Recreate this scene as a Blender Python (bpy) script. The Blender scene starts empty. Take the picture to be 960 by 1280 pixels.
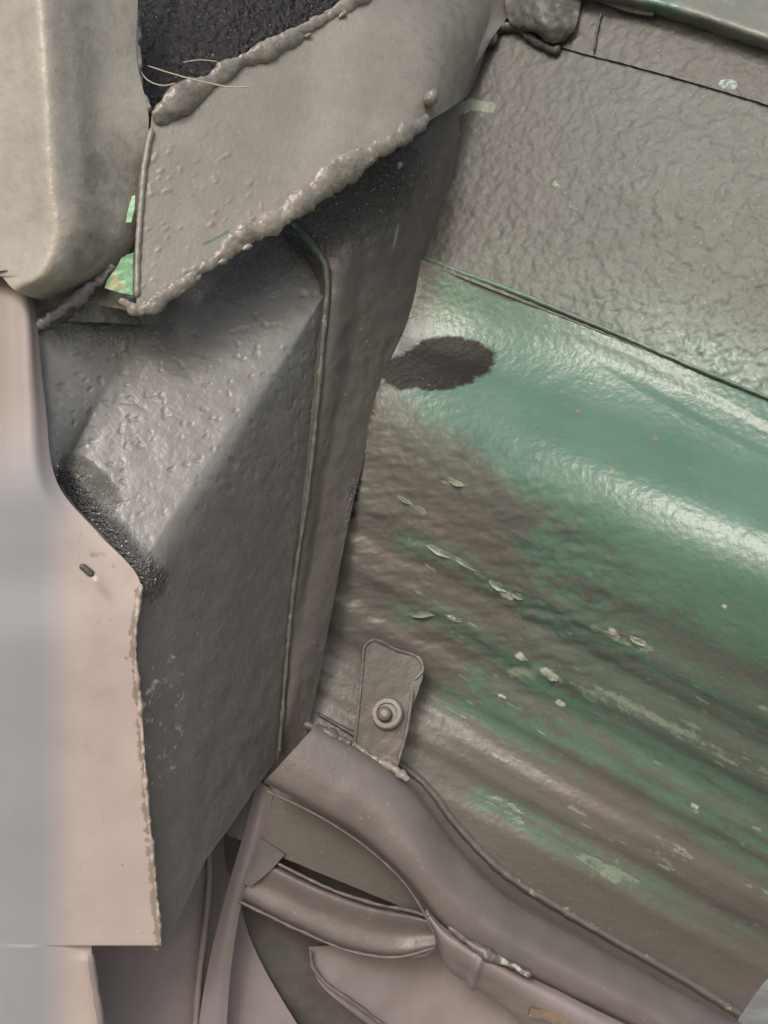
import bpy, math, random
import numpy as np
from mathutils import Vector, Matrix, noise

random.seed(4)
S = bpy.context.scene
COL = S.collection
R = math.radians

# ------------------------------------------------------------------ camera
CAM = Vector((0.0, 0.0, 0.55))
PITCH = R(15)
HALF = math.tan(R(30))
cd = bpy.data.cameras.new('camera')
cd.sensor_fit = 'VERTICAL'
cd.angle = R(60)
cd.sensor_height = 24.0
cd.lens = 12.0 / HALF
cd.clip_start = 0.01
cd.clip_end = 2000
cam = bpy.data.objects.new('camera', cd)
cam.location = CAM
cam.rotation_euler = (R(90) + PITCH, 0, 0)
COL.objects.link(cam)
S.camera = cam

# ------------------------------------------------------------------ light
SUN_EL, SUN_AZ = R(27), R(197)      # azimuth clockwise from +Y: behind the camera, a little to the left
w = bpy.data.worlds.new('World')
S.world = w
w.use_nodes = True
nt = w.node_tree
sky = nt.nodes.new('ShaderNodeTexSky')
sky.sky_type = 'NISHITA'
sky.sun_disc = False
sky.sun_elevation = SUN_EL
sky.sun_rotation = SUN_AZ
sky.air_density = 0.8
sky.dust_density = 3.0
sky.ozone_density = 0.6
bg = nt.nodes['Background']
nt.links.new(sky.outputs[0], bg.inputs['Color'])
bg.inputs['Strength'].default_value = 0.12

sd = bpy.data.lights.new('sun', 'SUN')
sd.energy = 0.8
sd.angle = R(13)
sd.color = (1.0, 0.965, 0.97)
so = bpy.data.objects.new('sun', sd)
to_sun = Vector((math.sin(SUN_AZ) * math.cos(SUN_EL), math.cos(SUN_AZ) * math.cos(SUN_EL), math.sin(SUN_EL)))
so.rotation_euler = (-to_sun).to_track_quat('-Z', 'Y').to_euler()
so.location = (0, -3, 4)
COL.objects.link(so)

vs = S.view_settings
vs.view_transform = 'Standard'
vs.look = 'None'
vs.gamma = 1.0
vs.exposure = 0.60
vs.use_curve_mapping = False

# ------------------------------------------------------------------ helpers: points
FW = np.array([0, math.cos(PITCH), math.sin(PITCH)])
UP = np.array([0, -math.sin(PITCH), math.cos(PITCH)])
RT = np.array([1.0, 0, 0])
C0 = np.array(CAM)


def V(px, py, d):
    """point of the place seen at (px, py) of the photograph, d metres deep"""
    t = min(1.0, max(0.0, (560 - px) / 160.0))
    k = 1 - 0.40 * t * t * (3 - 2 * t)      # depth flattened on the left so the box faces catch more light
    d = 0.70 + (d - 0.70) * k
    return C0 + d * (FW + RT * ((px - 480) / 640 * HALF) + UP * ((640 - py) / 640 * HALF))


def project(P):
    q = P - C0
    d = q @ FW
    return (q @ RT) / d / HALF * 640 + 480, 640 - (q @ UP) / d / HALF * 640


class Plane:
    """plane through three seen points: 1/d is linear in the picture"""
    def __init__(self, *p):
        A = np.array([[1, x, y] for x, y, d in p], float)
        self.k = np.linalg.solve(A, np.array([1 / d for x, y, d in p]))

    def d(self, x, y, off=0.0):
        return 1 / (self.k[0] + self.k[1] * x + self.k[2] * y) + off

    def pts(self, pairs, off=0.0):
        return [(x, y, self.d(x, y, off)) for x, y in pairs]


def resample(P, n, smooth=True, split=None):
    """n points along the polyline P (k,3): Catmull-Rom, chord spaced"""
    P = np.asarray(P, float)
    if len(P) == 1:
        return np.repeat(P, n, 0)
    L = np.r_[0, np.cumsum(np.linalg.norm(np.diff(P, axis=0), axis=1))]
    if L[-1] == 0:
        return np.repeat(P[:1], n, 0)
    t = np.linspace(0, L[-1], n)
    if split:
        k, m = split        # control point k lands on vertex m
        t = np.r_[np.linspace(0, L[k], m + 1), np.linspace(L[k], L[-1], n - m)[1:]]
    if not smooth or len(P) < 3:
        return np.stack([np.interp(t, L, P[:, i]) for i in range(P.shape[1])], 1)
    m = np.zeros_like(P)
    h = np.diff(L)
    h[h == 0] = 1e-9
    dl = np.diff(P, axis=0) / h[:, None]
    m[1:-1] = (dl[:-1] * h[1:, None] + dl[1:] * h[:-1, None]) / (h[:-1] + h[1:])[:, None]
    m[0], m[-1] = dl[0], dl[-1]
    i = np.clip(np.searchsorted(L, t, 'right') - 1, 0, len(h) - 1)
    u = ((t - L[i]) / h[i])[:, None]
    hh = h[i][:, None]
    return ((2 * u**3 - 3 * u**2 + 1) * P[i] + (u**3 - 2 * u**2 + u) * hh * m[i]
            + (-2 * u**3 + 3 * u**2) * P[i + 1] + (u**3 - u**2) * hh * m[i + 1])


def loft(rows, nu, nv, smooth_u=True, smooth_v=True, split=None):
    """rows of seen points (px, py, d) -> (nv, nu, 3) grid"""
    A = np.stack([resample([V(*p) for p in r], nu, smooth_u, split) for r in rows])
    if nv == len(rows):
        return A
    return np.stack([resample(A[:, j], nv, smooth_v) for j in range(nu)], 1)


def folded_loft(rows, counts, nv):
    """rows of seen points with fixed vertex counts per column segment, so folds stay on their lines"""
    A = []
    for r in rows:
        P = np.array([V(*p) for p in r])
        L = [P[:1]]
        for a, b, c in zip(P[:-1], P[1:], counts):
            t = np.linspace(0, 1, c + 1)[1:, None]
            L.append(a + (b - a) * t)
        A.append(np.concatenate(L))
    A = np.stack(A)
    for _ in range(6):
        A[:, 1:-1] = .5 * A[:, 1:-1] + .25 * (A[:, 2:] + A[:, :-2])
    # one common parameter down the rows
    t = np.r_[0, np.cumsum(np.linalg.norm(np.diff(A, axis=0), axis=2).mean(1))]
    tt = np.linspace(0, t[-1], nv)
    i = np.clip(np.searchsorted(t, tt, 'right') - 1, 0, len(t) - 2)
    u = ((tt - t[i]) / (t[i + 1] - t[i]))[:, None, None]
    return A[i] * (1 - u) + A[i + 1] * u


def gnormals(G):
    du = np.gradient(G, axis=1)
    dv = np.gradient(G, axis=0)
    n = np.cross(du, dv)
    n /= np.linalg.norm(n, axis=2, keepdims=True) + 1e-12
    if np.sum(n * (G - C0)) > 0:
        n = -n
    return n


def fnoise(P, scale, octaves=1, seed=0.0):
    F = P.reshape(-1, 3) * scale + seed
    if octaves == 1:
        v = np.array([noise.noise(p) for p in F])
    else:
        v = np.array([noise.fractal(p, 1.0, 2.0, octaves) for p in F])
    return v.reshape(P.shape[:-1])


def sdist(px, py, pts):
    best = np.full(px.shape, 1e9)
    for (x0, y0), (x1, y1) in zip(pts[:-1], pts[1:]):
        dx, dy = x1 - x0, y1 - y0
        t = np.clip(((px - x0) * dx + (py - y0) * dy) / (dx * dx + dy * dy + 1e-9), 0, 1)
        best = np.minimum(best, np.hypot(px - x0 - t * dx, py - y0 - t * dy))
    return best


def stroke(px, py, pts, width, soft, amp=1.0):
    if len(pts) == 1:
        pts = pts * 2
    return amp * np.clip((width + soft - sdist(px, py, pts)) / max(soft, 1e-6), 0, 1)


def ell(px, py, cx, cy, a, b, ang, soft=0.4):
    c, s = math.cos(R(ang)), math.sin(R(ang))
    x, y = px - cx, py - cy
    r = np.hypot((x * c + y * s) / a, (-x * s + y * c) / b)
    return np.clip((1 + soft - r) / soft, 0, 1)


def sstep(a, b, x):
    t = np.clip((x - a) / (b - a), 0, 1)
    return t * t * (3 - 2 * t)


# ------------------------------------------------------------------ helpers: objects
def empty(name, p, label, cat, group=None):
    o = bpy.data.objects.new(name, None)
    o.empty_display_size = 0.03
    o.location = V(*p)
    COL.objects.link(o)
    o['label'] = label
    o['category'] = cat
    if group:
        o['group'] = group
    return o


def tag(o, label, cat, group=None):
    o['label'] = label
    o['category'] = cat
    if group:
        o['group'] = group
    return o


def root_loc(o):
    p = np.zeros(3)
    while o is not None:
        p += np.array(o.location)
        o = o.parent
    return p


def link(name, verts, faces, mat, parent=None, attrs=None, smooth=True):
    off = root_loc(parent) if parent is not None else np.mean(verts, axis=0)
    me = bpy.data.meshes.new(name)
    me.from_pydata([tuple(v) for v in (np.asarray(verts) - off)], [], faces)
    if smooth:
        me.polygons.foreach_set('use_smooth', [True] * len(me.polygons))
    for k, a in (attrs or {}).items():
        at = me.attributes.new(k, 'FLOAT', 'POINT')
        at.data.foreach_set('value', np.ascontiguousarray(a, dtype=np.float32).ravel())
    me.materials.append(mat)
    me.update()
    o = bpy.data.objects.new(name, me)
    if parent is not None:
        o.parent = parent
    else:
        o.location = off
    COL.objects.link(o)
    return o


def sheet(name, G, mat, parent=None, thick=0.002, disp=None, paint=None, sharp=None):
    """closed sheet of metal: front grid G, thickness behind it.
    disp(P, px, py) -> metres outward; paint(px, py, P) -> {attribute: mask}"""
    n = gnormals(G)
    px, py = project(G)
    F = G.copy()
    if disp is not None:
        F = G + n * disp(G, px, py)[..., None]
    B = G - n * thick
    nv, nu = G.shape[:2]
    N = nv * nu
    idx = np.arange(N).reshape(nv, nu)
    # orientation
    a, b, c = F[0, 0], F[0, 1], F[1, 1]
    du = np.gradient(G, axis=1)
    dv = np.gradient(G, axis=0)
    flip = np.sum(np.cross(du, dv) * n) < 0
    q = np.stack([idx[:-1, :-1], idx[:-1, 1:], idx[1:, 1:], idx[1:, :-1]], -1).reshape(-1, 4)
    if flip:
        q = q[:, ::-1]
    faces = q.tolist() + (q[:, ::-1] + N).tolist()
    ring = np.r_[idx[0, :], idx[1:, -1], idx[-1, -2::-1], idx[-2:0:-1, 0]]
    r2 = np.roll(ring, -1)
    rim = np.stack([r2, ring, ring + N, r2 + N], -1)
    if flip:
        rim = rim[:, ::-1]
    faces += rim.tolist()
    verts = np.r_[F.reshape(-1, 3), B.reshape(-1, 3)]
    attrs = {}
    if paint is not None:
        for k, v in paint(px, py, G).items():
            attrs[k] = np.r_[np.broadcast_to(v, px.shape).ravel(), np.zeros(N)]
    o = link(name, verts, faces, mat, parent, attrs)
    try:
        o.data.set_sharp_from_angle(angle=R(60))
    except Exception:
        pass
    return o


def tube(name, pts, rad, mat, parent=None, n=80, seg=12, rough=0.0, rscale=120, flat=1.0, seed=0.0, smooth=True, rmod=0.0, mscale=60, attrs_fn=None):
    """bead or rod along seen points; rough = lumpy noise in metres, rmod = change of radius along it"""
    P = resample([V(*p) for p in pts], n, smooth)
    T = np.gradient(P, axis=0)
    T /= np.linalg.norm(T, axis=1, keepdims=True) + 1e-12
    verts = []
    rr = np.broadcast_to(np.asarray(rad, float), (n,)) if np.ndim(rad) == 0 else np.interp(np.linspace(0, 1, n), np.linspace(0, 1, len(rad)), rad)
    for i in range(n):
        view = C0 - P[i]
        view /= np.linalg.norm(view)
        s = np.cross(T[i], view)
        s /= np.linalg.norm(s) + 1e-12
        v2 = np.cross(s, T[i])
        e = 1.0
        if i == 0 or i == n - 1:
            e = 0.25
        elif i == 1 or i == n - 2:
            e = 0.75
        rm = rr[i] * e * (1 + rmod * noise.noise(Vector(P[i] * mscale + seed)))
        for k in range(seg):
            a = 2 * math.pi * k / seg
            o = s * math.cos(a) + v2 * math.sin(a) * flat
            p = P[i] + o * rm
            if rough:
                p = p + o * rough * noise.fractal(Vector(p * rscale + seed), 1.0, 2.0, 4)
            verts.append(p)
    faces = []
    for i in range(n - 1):
        for k in range(seg):
            k2 = (k + 1) % seg
            faces.append((i * seg + k2, i * seg + k, (i + 1) * seg + k, (i + 1) * seg + k2))
    faces.append(tuple(range(seg)))
    faces.append(tuple((n - 1) * seg + k for k in reversed(range(seg))))
    verts = np.array(verts)
    attrs = None
    if attrs_fn is not None:
        x, y = project(verts)
        attrs = attrs_fn(x, y)
    return link(name, verts, faces, mat, parent, attrs)


def lathe(name, c, axis, prof, mat, parent, seg=28, sides=None):
    """solid of revolution about axis at c; prof = [(radius, height)]; sides = polygon instead of circle"""
    axis = np.asarray(axis, float)
    axis /= np.linalg.norm(axis)
    u = np.cross(axis, UP)
    u /= np.linalg.norm(u)
    v = np.cross(axis, u)
    seg = sides or seg
    verts, faces = [], []
    for r, h in prof:
        for k in range(seg):
            a = 2 * math.pi * k / seg
            verts.append(c + axis * h + r * (u * math.cos(a) + v * math.sin(a)))
    for i in range(len(prof) - 1):
        for k in range(seg):
            k2 = (k + 1) % seg
            faces.append((i * seg + k, i * seg + k2, (i + 1) * seg + k2, (i + 1) * seg + k))
    faces.append(tuple(reversed(range(seg))))
    faces.append(tuple((len(prof) - 1) * seg + k for k in range(seg)))
    o = link(name, np.array(verts), faces, mat, parent)
    try:
        o.data.set_sharp_from_angle(angle=R(35))
    except Exception:
        pass
    return o


# ------------------------------------------------------------------ materials
class NB:
    def __init__(self, name):
        self.m = bpy.data.materials.new(name)
        self.m.use_nodes = True
        self.t = self.m.node_tree
        self.b = self.t.nodes['Principled BSDF']
        self.tc = self.t.nodes.new('ShaderNodeTexCoord').outputs['Object']

    def node(self, kind, **kw):
        n = self.t.nodes.new(kind)
        for k, v in kw.items():
            setattr(n, k, v)
        return n

    def set(self, sock, v):
        if isinstance(v, bpy.types.NodeSocket):
            self.t.links.new(v, sock)
        else:
            sock.default_value = v

    def noise(self, scale, detail=3, rough=0.55, dist=0.0, vec=None):
        n = self.node('ShaderNodeTexNoise')
        self.set(n.inputs['Vector'], vec or self.tc)
        n.inputs['Scale'].default_value = scale
        n.inputs['Detail'].default_value = detail
        n.inputs['Roughness'].default_value = rough
        n.inputs['Distortion'].default_value = dist
        return n.outputs['Fac']

    def voro(self, scale, feature='F1', rnd=1.0, vec=None):
        n = self.node('ShaderNodeTexVoronoi')
        n.feature = feature
        self.set(n.inputs['Vector'], vec or self.tc)
        n.inputs['Scale'].default_value = scale
        if 'Randomness' in n.inputs:
            n.inputs['Randomness'].default_value = rnd
        return n.outputs['Distance']

    def ramp(self, v, a, b, lo=0.0, hi=1.0):
        n = self.node('ShaderNodeMapRange')
        n.interpolation_type = 'SMOOTHSTEP'
        self.set(n.inputs[0], v)
        n.inputs[1].default_value = a
        n.inputs[2].default_value = b
        n.inputs[3].default_value = lo
        n.inputs[4].default_value = hi
        return n.outputs[0]

    def math(self, op, a, b=0.0):
        n = self.node('ShaderNodeMath', operation=op)
        self.set(n.inputs[0], a)
        self.set(n.inputs[1], b)
        return n.outputs[0]

    def mix(self, f, a, b):
        n = self.node('ShaderNodeMix', data_type='RGBA')
        self.set(n.inputs[0], f)
        self.set(n.inputs[6], a if isinstance(a, bpy.types.NodeSocket) else (*a, 1))
        self.set(n.inputs[7], b if isinstance(b, bpy.types.NodeSocket) else (*b, 1))
        return n.outputs[2]

    def fmix(self, f, a, b):
        n = self.node('ShaderNodeMix', data_type='FLOAT')
        self.set(n.inputs[0], f)
        self.set(n.inputs[2], a)
        self.set(n.inputs[3], b)
        return n.outputs[0]

    def attr(self, name):
        n = self.node('ShaderNodeAttribute')
        n.attribute_name = name
        return n.outputs['Fac']

    def bump(self, h, strength, dist, normal=None):
        n = self.node('ShaderNodeBump')
        self.set(n.inputs['Height'], h)
        n.inputs['Strength'].default_value = strength
        n.inputs['Distance'].default_value = dist
        if normal is not None:
            self.set(n.inputs['Normal'], normal)
        return n.outputs[0]


def coat_material(name, base, alt, rough=0.5, hammer=0.0, hscale=170, pits=0.5, fine=0.25, specks=0.35, spec=0.5, dirt=(0.16, 0.14, 0.12), dirtamt=0.5, masks=('green', 'brown', 'pale', 'white', 'rust', 'tar'), streak=False):
    """brushed-on undercoat: colour drift, dusty specks, orange peel; masks green / tar / pale / rust / wet live on the mesh"""
    b = NB(name)
    drift = b.ramp(b.noise(16, 3, 0.6), 0.3, 0.7)
    col = b.mix(drift, base, alt)
    n90 = b.noise(95, 4, 0.68)
    n330 = b.noise(330, 2, 0.6)
    col = b.mix(b.math('MULTIPLY', b.ramp(n90, 0.40, 0.75), 0.6 * dirtamt), col, dirt)
    rag = b.math('ADD', b.math('MULTIPLY', n90, 0.9), b.math('MULTIPLY', n330, 0.25))
    rag = b.math('MULTIPLY', b.math('SUBTRACT', rag, 0.57), 1.1)
    if streak:
        cv = b.node('ShaderNodeCombineXYZ')
        b.set(cv.inputs[0], b.attr('along'))
        b.set(cv.inputs[1], b.attr('across'))
        sn = b.noise(1.0, 4, 0.65, 0.4, cv.outputs[0])
        sn = b.math('MULTIPLY', b.math('SUBTRACT', sn, 0.5), b.attr('scrape'))
        rag = b.math('ADD', rag, b.math('MULTIPLY', sn, 1.6))

    def mask(nm, edge=0.06):
        # shows where the mask beats the ragged noise
        return b.ramp(b.math('ADD', b.attr(nm), rag), 0.5 - edge, 0.5 + edge)
    g = tar = pale = None
    if 'green' in masks:
        g = mask('green', 0.09)
        gvar = b.mix(drift, (0.074, 0.155, 0.115), (0.094, 0.180, 0.138))
        gvar = b.mix(b.ramp(n90, 0.45, 0.8, 0, .5), gvar, (0.112, 0.155, 0.122))
        soft = b.math('MULTIPLY', b.attr('tint'), b.ramp(rag, -.30, .25, .65, 1.1))
        col = b.mix(soft, col, gvar)
        col = b.mix(b.math('MULTIPLY', g, 0.85), col, gvar)
        gloss = b.math('MAXIMUM', g, b.attr('tint'))
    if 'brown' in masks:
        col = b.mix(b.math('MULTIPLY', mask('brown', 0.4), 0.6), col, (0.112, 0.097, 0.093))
    if 'pale' in masks:
        pale = mask('pale', 0.12)
        col = b.mix(b.math('MULTIPLY', pale, .6), col, b.mix(n330, (0.17, 0.25, 0.18), (0.30, 0.33, 0.26)))
    if 'rust' in masks:
        col = b.mix(b.math('MULTIPLY', mask('rust', 0.15), .8), col, (0.24, 0.165, 0.11))
    wet = b.ramp(b.math('ADD', b.attr('wet'), b.math('MULTIPLY', rag, .5)), 0.2, 0.9)
    col = b.mix(b.math('MULTIPLY', wet, 0.72), col, (0.040, 0.039, 0.040))
    if 'tar' in masks:
        tar = mask('tar', 0.22)
        col = b.mix(tar, col, (0.018, 0.016, 0.014))
    if 'white' in masks:
        col = b.mix(mask('white', 0.1), col, (0.45, 0.46, 0.40))
    v150 = b.voro(150, 'F1', 1.0)
    sp = b.ramp(v150, 0.10, 0.17, 1.0, 0.0)
    sp = b.math('MULTIPLY', sp, b.ramp(n90, 0.52, 0.60))
    sp = b.math('MULTIPLY', sp, specks)
    col = b.mix(sp, col, (0.36, 0.34, 0.30))
    gl = b.math('MULTIPLY', b.ramp(b.voro(260), 0.13, 0.22, 1, 0), b.math('MULTIPLY', wet, b.ramp(n90, .46, .54)))
    col = b.mix(gl, col, (0.55, 0.55, 0.53))  # bright flecks painted in as glints on the wet coat
    b.set(b.b.inputs['Base Color'], col)
    rv = b.fmix(n90, rough - 0.12, rough + 0.14)
    if g is not None:
        rv = b.fmix(gloss, rv, 0.31)
    if tar is not None:
        rv = b.fmix(tar, rv, 0.45)
    rv = b.fmix(wet, rv, 0.07)
    b.set(b.b.inputs['Roughness'], rv)
    b.b.inputs['Specular IOR Level'].default_value = spec
    if tar is not None:
        b.set(b.b.inputs['Specular IOR Level'], b.fmix(tar, spec, 0.16))
    # relief
    h = b.math('MULTIPLY', n330, 0.30 * fine / 0.25)
    h = b.math('ADD', h, b.math('MULTIPLY', n90, 0.6 * hammer + .05))
    pit = b.ramp(v150, 0.0, 0.45)
    pit = b.math('MULTIPLY', pit, b.ramp(drift, 0.3, 0.8))
    h = b.math('ADD', h, b.math('MULTIPLY', pit, 0.30 * pits))
    if g is not None:
        h = b.math('SUBTRACT', h, b.math('MULTIPLY', g, 0.07))
    if pale is not None:
        h = b.math('ADD', h, b.math('MULTIPLY', pale, 0.22))
    lump = b.noise(430, 2, 0.6)
    lw = b.math('MULTIPLY', wet, 7.0)
    if tar is not None:
        lw = b.math('ADD', lw, b.math('MULTIPLY', tar, 0.12))
    h = b.math('ADD', h, b.math('MULTIPLY', lump, lw))
    b.set(b.b.inputs['Normal'], b.bump(h, 0.5, 0.0022))
    return b.m


M_PANEL = coat_material('undercoat_panel', (0.059, 0.062, 0.055), (0.073, 0.076, 0.069), 0.50, hammer=0.14, hscale=150, pits=0.4, dirt=(0.10, 0.095, 0.085))
M_BULGE = coat_material('undercoat_bulge', (0.097, 0.095, 0.088), (0.116, 0.114, 0.106), 0.40, hammer=0.1, pits=0.2, dirt=(0.085, 0.078, 0.076), specks=0.2, streak=True)
M_BOX = coat_material('undercoat_box', (0.166, 0.169, 0.162), (0.197, 0.199, 0.193), 0.33, hammer=0.05, pits=0.5, specks=0.4, dirt=(0.14, 0.135, 0.125))
M_BACK = coat_material('undercoat_brown', (0.092, 0.087, 0.082), (0.110, 0.104, 0.097), 0.34, hammer=0.15, pits=0.4, specks=0.5, dirt=(0.10, 0.09, 0.08))
M_PLATE = coat_material('undercoat_plate', (0.218, 0.209, 0.188), (0.267, 0.255, 0.232), 0.36, hammer=0.05, pits=0.35, specks=0.5)
M_CHAN = coat_material('grey_channel_paint', (0.294, 0.282, 0.249), (0.349, 0.337, 0.296), 0.34, hammer=0.05, pits=0.25, specks=0.35, masks=('brown',))
M_SEAL = coat_material('sealant', (0.165, 0.157, 0.137), (0.270, 0.260, 0.235), 0.26, hammer=0.7, pits=0.8, fine=0.5, specks=0.4, dirt=(0.09, 0.08, 0.07), dirtamt=.8, masks=())
M_ARM = coat_material('undercoat_arm', (0.096, 0.090, 0.090), (0.130, 0.120, 0.118), 0.42, hammer=0.1, pits=0.25, fine=0.2, specks=0.3, dirt=(0.150, 0.128, 0.118), dirtamt=1.0, masks=('brown', 'pale', 'white', 'rust'))
M_LOW = coat_material('undercoat_lower', (0.199, 0.174, 0.181), (0.235, 0.207, 0.215), 0.44, hammer=0.05, pits=0.12, fine=0.12, specks=0.2, masks=())
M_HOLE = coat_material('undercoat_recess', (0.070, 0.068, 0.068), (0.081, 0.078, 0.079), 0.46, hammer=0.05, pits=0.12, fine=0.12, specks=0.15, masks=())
M_FLAKE = coat_material('lifting_paint', (0.120, 0.150, 0.120), (0.260, 0.290, 0.235), 0.35, hammer=0.4, pits=0.4, fine=0.5, dirt=(0.10, 0.11, 0.09), dirtamt=1.0, masks=())
M_TOP = coat_material('green_grey_panel', (0.128, 0.142, 0.123), (0.157, 0.173, 0.152), 0.42, hammer=0.1, pits=0.3, masks=('green',))


def green_material():
    b = NB('bare_green_paint')
    c = b.mix(b.ramp(b.noise(120, 4, 0.6), 0.4, 0.62), (0.13, 0.33, 0.19), (0.20, 0.40, 0.24))
    c = b.mix(b.ramp(b.noise(60, 3, 0.6), 0.58, 0.68), c, (0.36, 0.36, 0.18))
    b.set(b.b.inputs['Base Color'], c)
    b.b.inputs['Roughness'].default_value = 0.4
    b.set(b.b.inputs['Normal'], b.bump(b.noise(300, 3), 0.3, 0.001))
    return b.m


def tar_material():
    b = NB('wet_black_tar')
    c = b.mix(b.ramp(b.noise(200, 4, 0.65), 0.45, 0.75), (0.010, 0.009, 0.013), (0.030, 0.025, 0.026))
    fl = b.math('MULTIPLY', b.ramp(b.voro(210), 0.10, 0.2, 1, 0), b.ramp(b.noise(70, 2), 0.50, 0.62))
    c = b.mix(fl, c, (0.32, 0.30, 0.29))  # pale flecks stand in for sparkle, painted into the tar colour
    b.set(b.b.inputs['Base Color'], c)
    b.set(b.b.inputs['Roughness'], b.fmix(b.noise(90, 2), 0.04, 0.20))
    h = b.math('ADD', b.noise(300, 4, 0.7), b.math('MULTIPLY', b.voro(240, 'SMOOTH_F1'), 0.8))
    b.set(b.b.inputs['Normal'], b.bump(h, 0.8, 0.004))
    return b.m


def body_material():
    b = NB('pale_body_paint')
    c = b.mix(b.ramp(b.noise(9, 4, 0.6), 0.3, 0.7), (0.435, 0.372, 0.352), (0.495, 0.43, 0.41))
    c = b.mix(b.math('MULTIPLY', b.attr('grey'), 0.85), c, (0.235, 0.265, 0.310))  # blue-grey of sky reflection and form shading painted in towards the left
    c = b.mix(b.attr('muted'), c, (0.20, 0.172, 0.162))  # darker pinkish colour towards the top of the panel
    sp = b.math('MULTIPLY', b.ramp(b.voro(130), 0.10, 0.2, 1, 0), b.ramp(b.noise(45, 2), 0.56, 0.66))
    sp = b.math('MULTIPLY', sp, b.ramp(b.attr('chip'), -0.12, 0.45))
    c = b.mix(sp, c, (0.20, 0.16, 0.13))
    d = b.math('ADD', b.attr('chip'), b.math('MULTIPLY', b.math('SUBTRACT', b.noise(160, 5, 0.65), 0.5), 1.3))
    c = b.mix(b.ramp(d, 0.72, 0.86), c, (0.27, 0.23, 0.20))
    b.set(b.b.inputs['Base Color'], c)
    mp = b.node('ShaderNodeMapping')
    b.set(mp.inputs['Vector'], b.tc)
    mp.inputs['Rotation'].default_value = (0.2, 0.5, 0.3)
    mp.inputs['Scale'].default_value = (260, 40, 14)
    scr = b.ramp(b.noise(1.0, 3, 0.7, 0.6, mp.outputs[0]), 0.64, 0.72)
    c = b.mix(b.math('MULTIPLY', scr, 0.22), c, (0.24, 0.21, 0.19))
    c = b.mix(b.math('MULTIPLY', b.ramp(b.noise(26, 5, 0.7), 0.45, 0.75), 0.30), c, (0.26, 0.24, 0.225))
    b.set(b.b.inputs['Base Color'], c)
    b.set(b.b.inputs['Roughness'], b.fmix(b.noise(30, 3), 0.42, 0.60))
    h = b.math('ADD', b.math('MULTIPLY', b.noise(45, 3), 0.5), b.math('MULTIPLY', sp, -0.5))
    b.set(b.b.inputs['Normal'], b.bump(h, 0.25, 0.002))
    return b.m


def ground_material():
    b = NB('dusty_concrete')
    c = b.mix(b.ramp(b.noise(6, 6, 0.65), 0.35, 0.65), (0.38, 0.34, 0.25), (0.50, 0.46, 0.35))
    c = b.mix(b.ramp(b.noise(11, 5, 0.7), 0.60, 0.68), c, (0.13, 0.17, 0.06))
    b.set(b.b.inputs['Base Color'], c)
    b.b.inputs['Roughness'].default_value = 0.85
    b.set(b.b.inputs['Normal'], b.bump(b.noise(60, 5), 0.5, 0.01))
    return b.m


def fibre_material():
    b = NB('dry_fibre')
    b.set(b.b.inputs['Base Color'], b.mix(b.noise(80, 2), (0.50, 0.46, 0.38), (0.36, 0.32, 0.25)))
    b.b.inputs['Roughness'].default_value = 0.5
    return b.m


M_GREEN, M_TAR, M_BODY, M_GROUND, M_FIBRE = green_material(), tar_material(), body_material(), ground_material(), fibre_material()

# ------------------------------------------------------------------ setting: the ground
gv = np.array([(-300, -300, 0), (300, -300, 0), (300, 300, 0), (-300, 300, 0)], float)
g_o = link('ground', gv, [(0, 1, 2, 3)], M_GROUND, smooth=False)
g_o['kind'] = 'structure'

# ------------------------------------------------------------------ inner wheel arch panel
arch = empty('wheel_arch_panel', (760, 900, .70), 'large inner wheel arch panel of grey undercoat with a worn green bulge', 'wheel arch panel')

WALL = Plane((535, 325, .765), (1100, 552, .61), (640, 0, .79))


def hammered(amp, scale, seed=0.0, fade=None):
    def f(P, px, py):
        d = amp * fnoise(P, scale, 3, seed) + amp * 0.6 * fnoise(P, scale * 2.3, 1, seed + 7)
        if fade is not None:
            d = d * fade(px, py)
        return d
    return f


def wall_paint(px, py, P):
    low = sstep(120, 15, sdist(px, py, [(640, 372), (1000, 520)]))
    right = sstep(640, 900, px)
    g = 0.50 * low * (0.35 + 0.65 * right) + 0.08 * right * sstep(150, 420, py)
    g = np.maximum(g, stroke(px, py, [(912, 108)], 4, 9, 0.75))
    g = np.maximum(g, stroke(px, py, [(690, 222), (720, 262)], 2, 34, 0.40))
    pale = stroke(px, py, [(570, 138), (588, 130), (612, 134)], 3, 9, 0.85)
    pale = np.maximum(pale, stroke(px, py, [(568, 150), (572, 168)], 1, 7, 0.7))
    pale = np.maximum(pale, stroke(px, py, [(690, 228), (700, 235)], 1, 18, 0.38))
    return {'green': g * .9, 'tint': .55 * low * (.25 + .75 * right) + .12 * right, 'pale': pale, 'brown': 0.35 * sstep(720, 560, px) * sstep(60, 300, py)}


u_l = [(652, -40), (640, 0), (618, 40), (588, 85), (570, 130), (564, 200), (550, 265), (533, 330)]
u_r = [(1110, 110), (1110, 150), (1110, 180), (1110, 230), (1110, 300), (1110, 400), (1110, 480), (1110, 556)]
rows = []
for (xl, yl), (xr, yr) in zip(u_l, u_r):
    rows.append(WALL.pts([(xl + (xr - xl) * t, yl + (yr - yl) * t) for t in (-.03, .25, .5, .75, 1)]))
G = loft(rows[1:], 260, 165)


def wall_disp(P, px, py):
    d = hammered(0.0009, 120)(P, px, py) * (0.55 + 0.45 * sstep(300, 900, py * 1.0 + 200))
    d += 0.0012 * ell(px, py, 860, 225, 40, 34, 20, 1.5)
    return d


sheet('upper_panel', G, M_PANEL, arch, 0.001, wall_disp, wall_paint)

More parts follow.
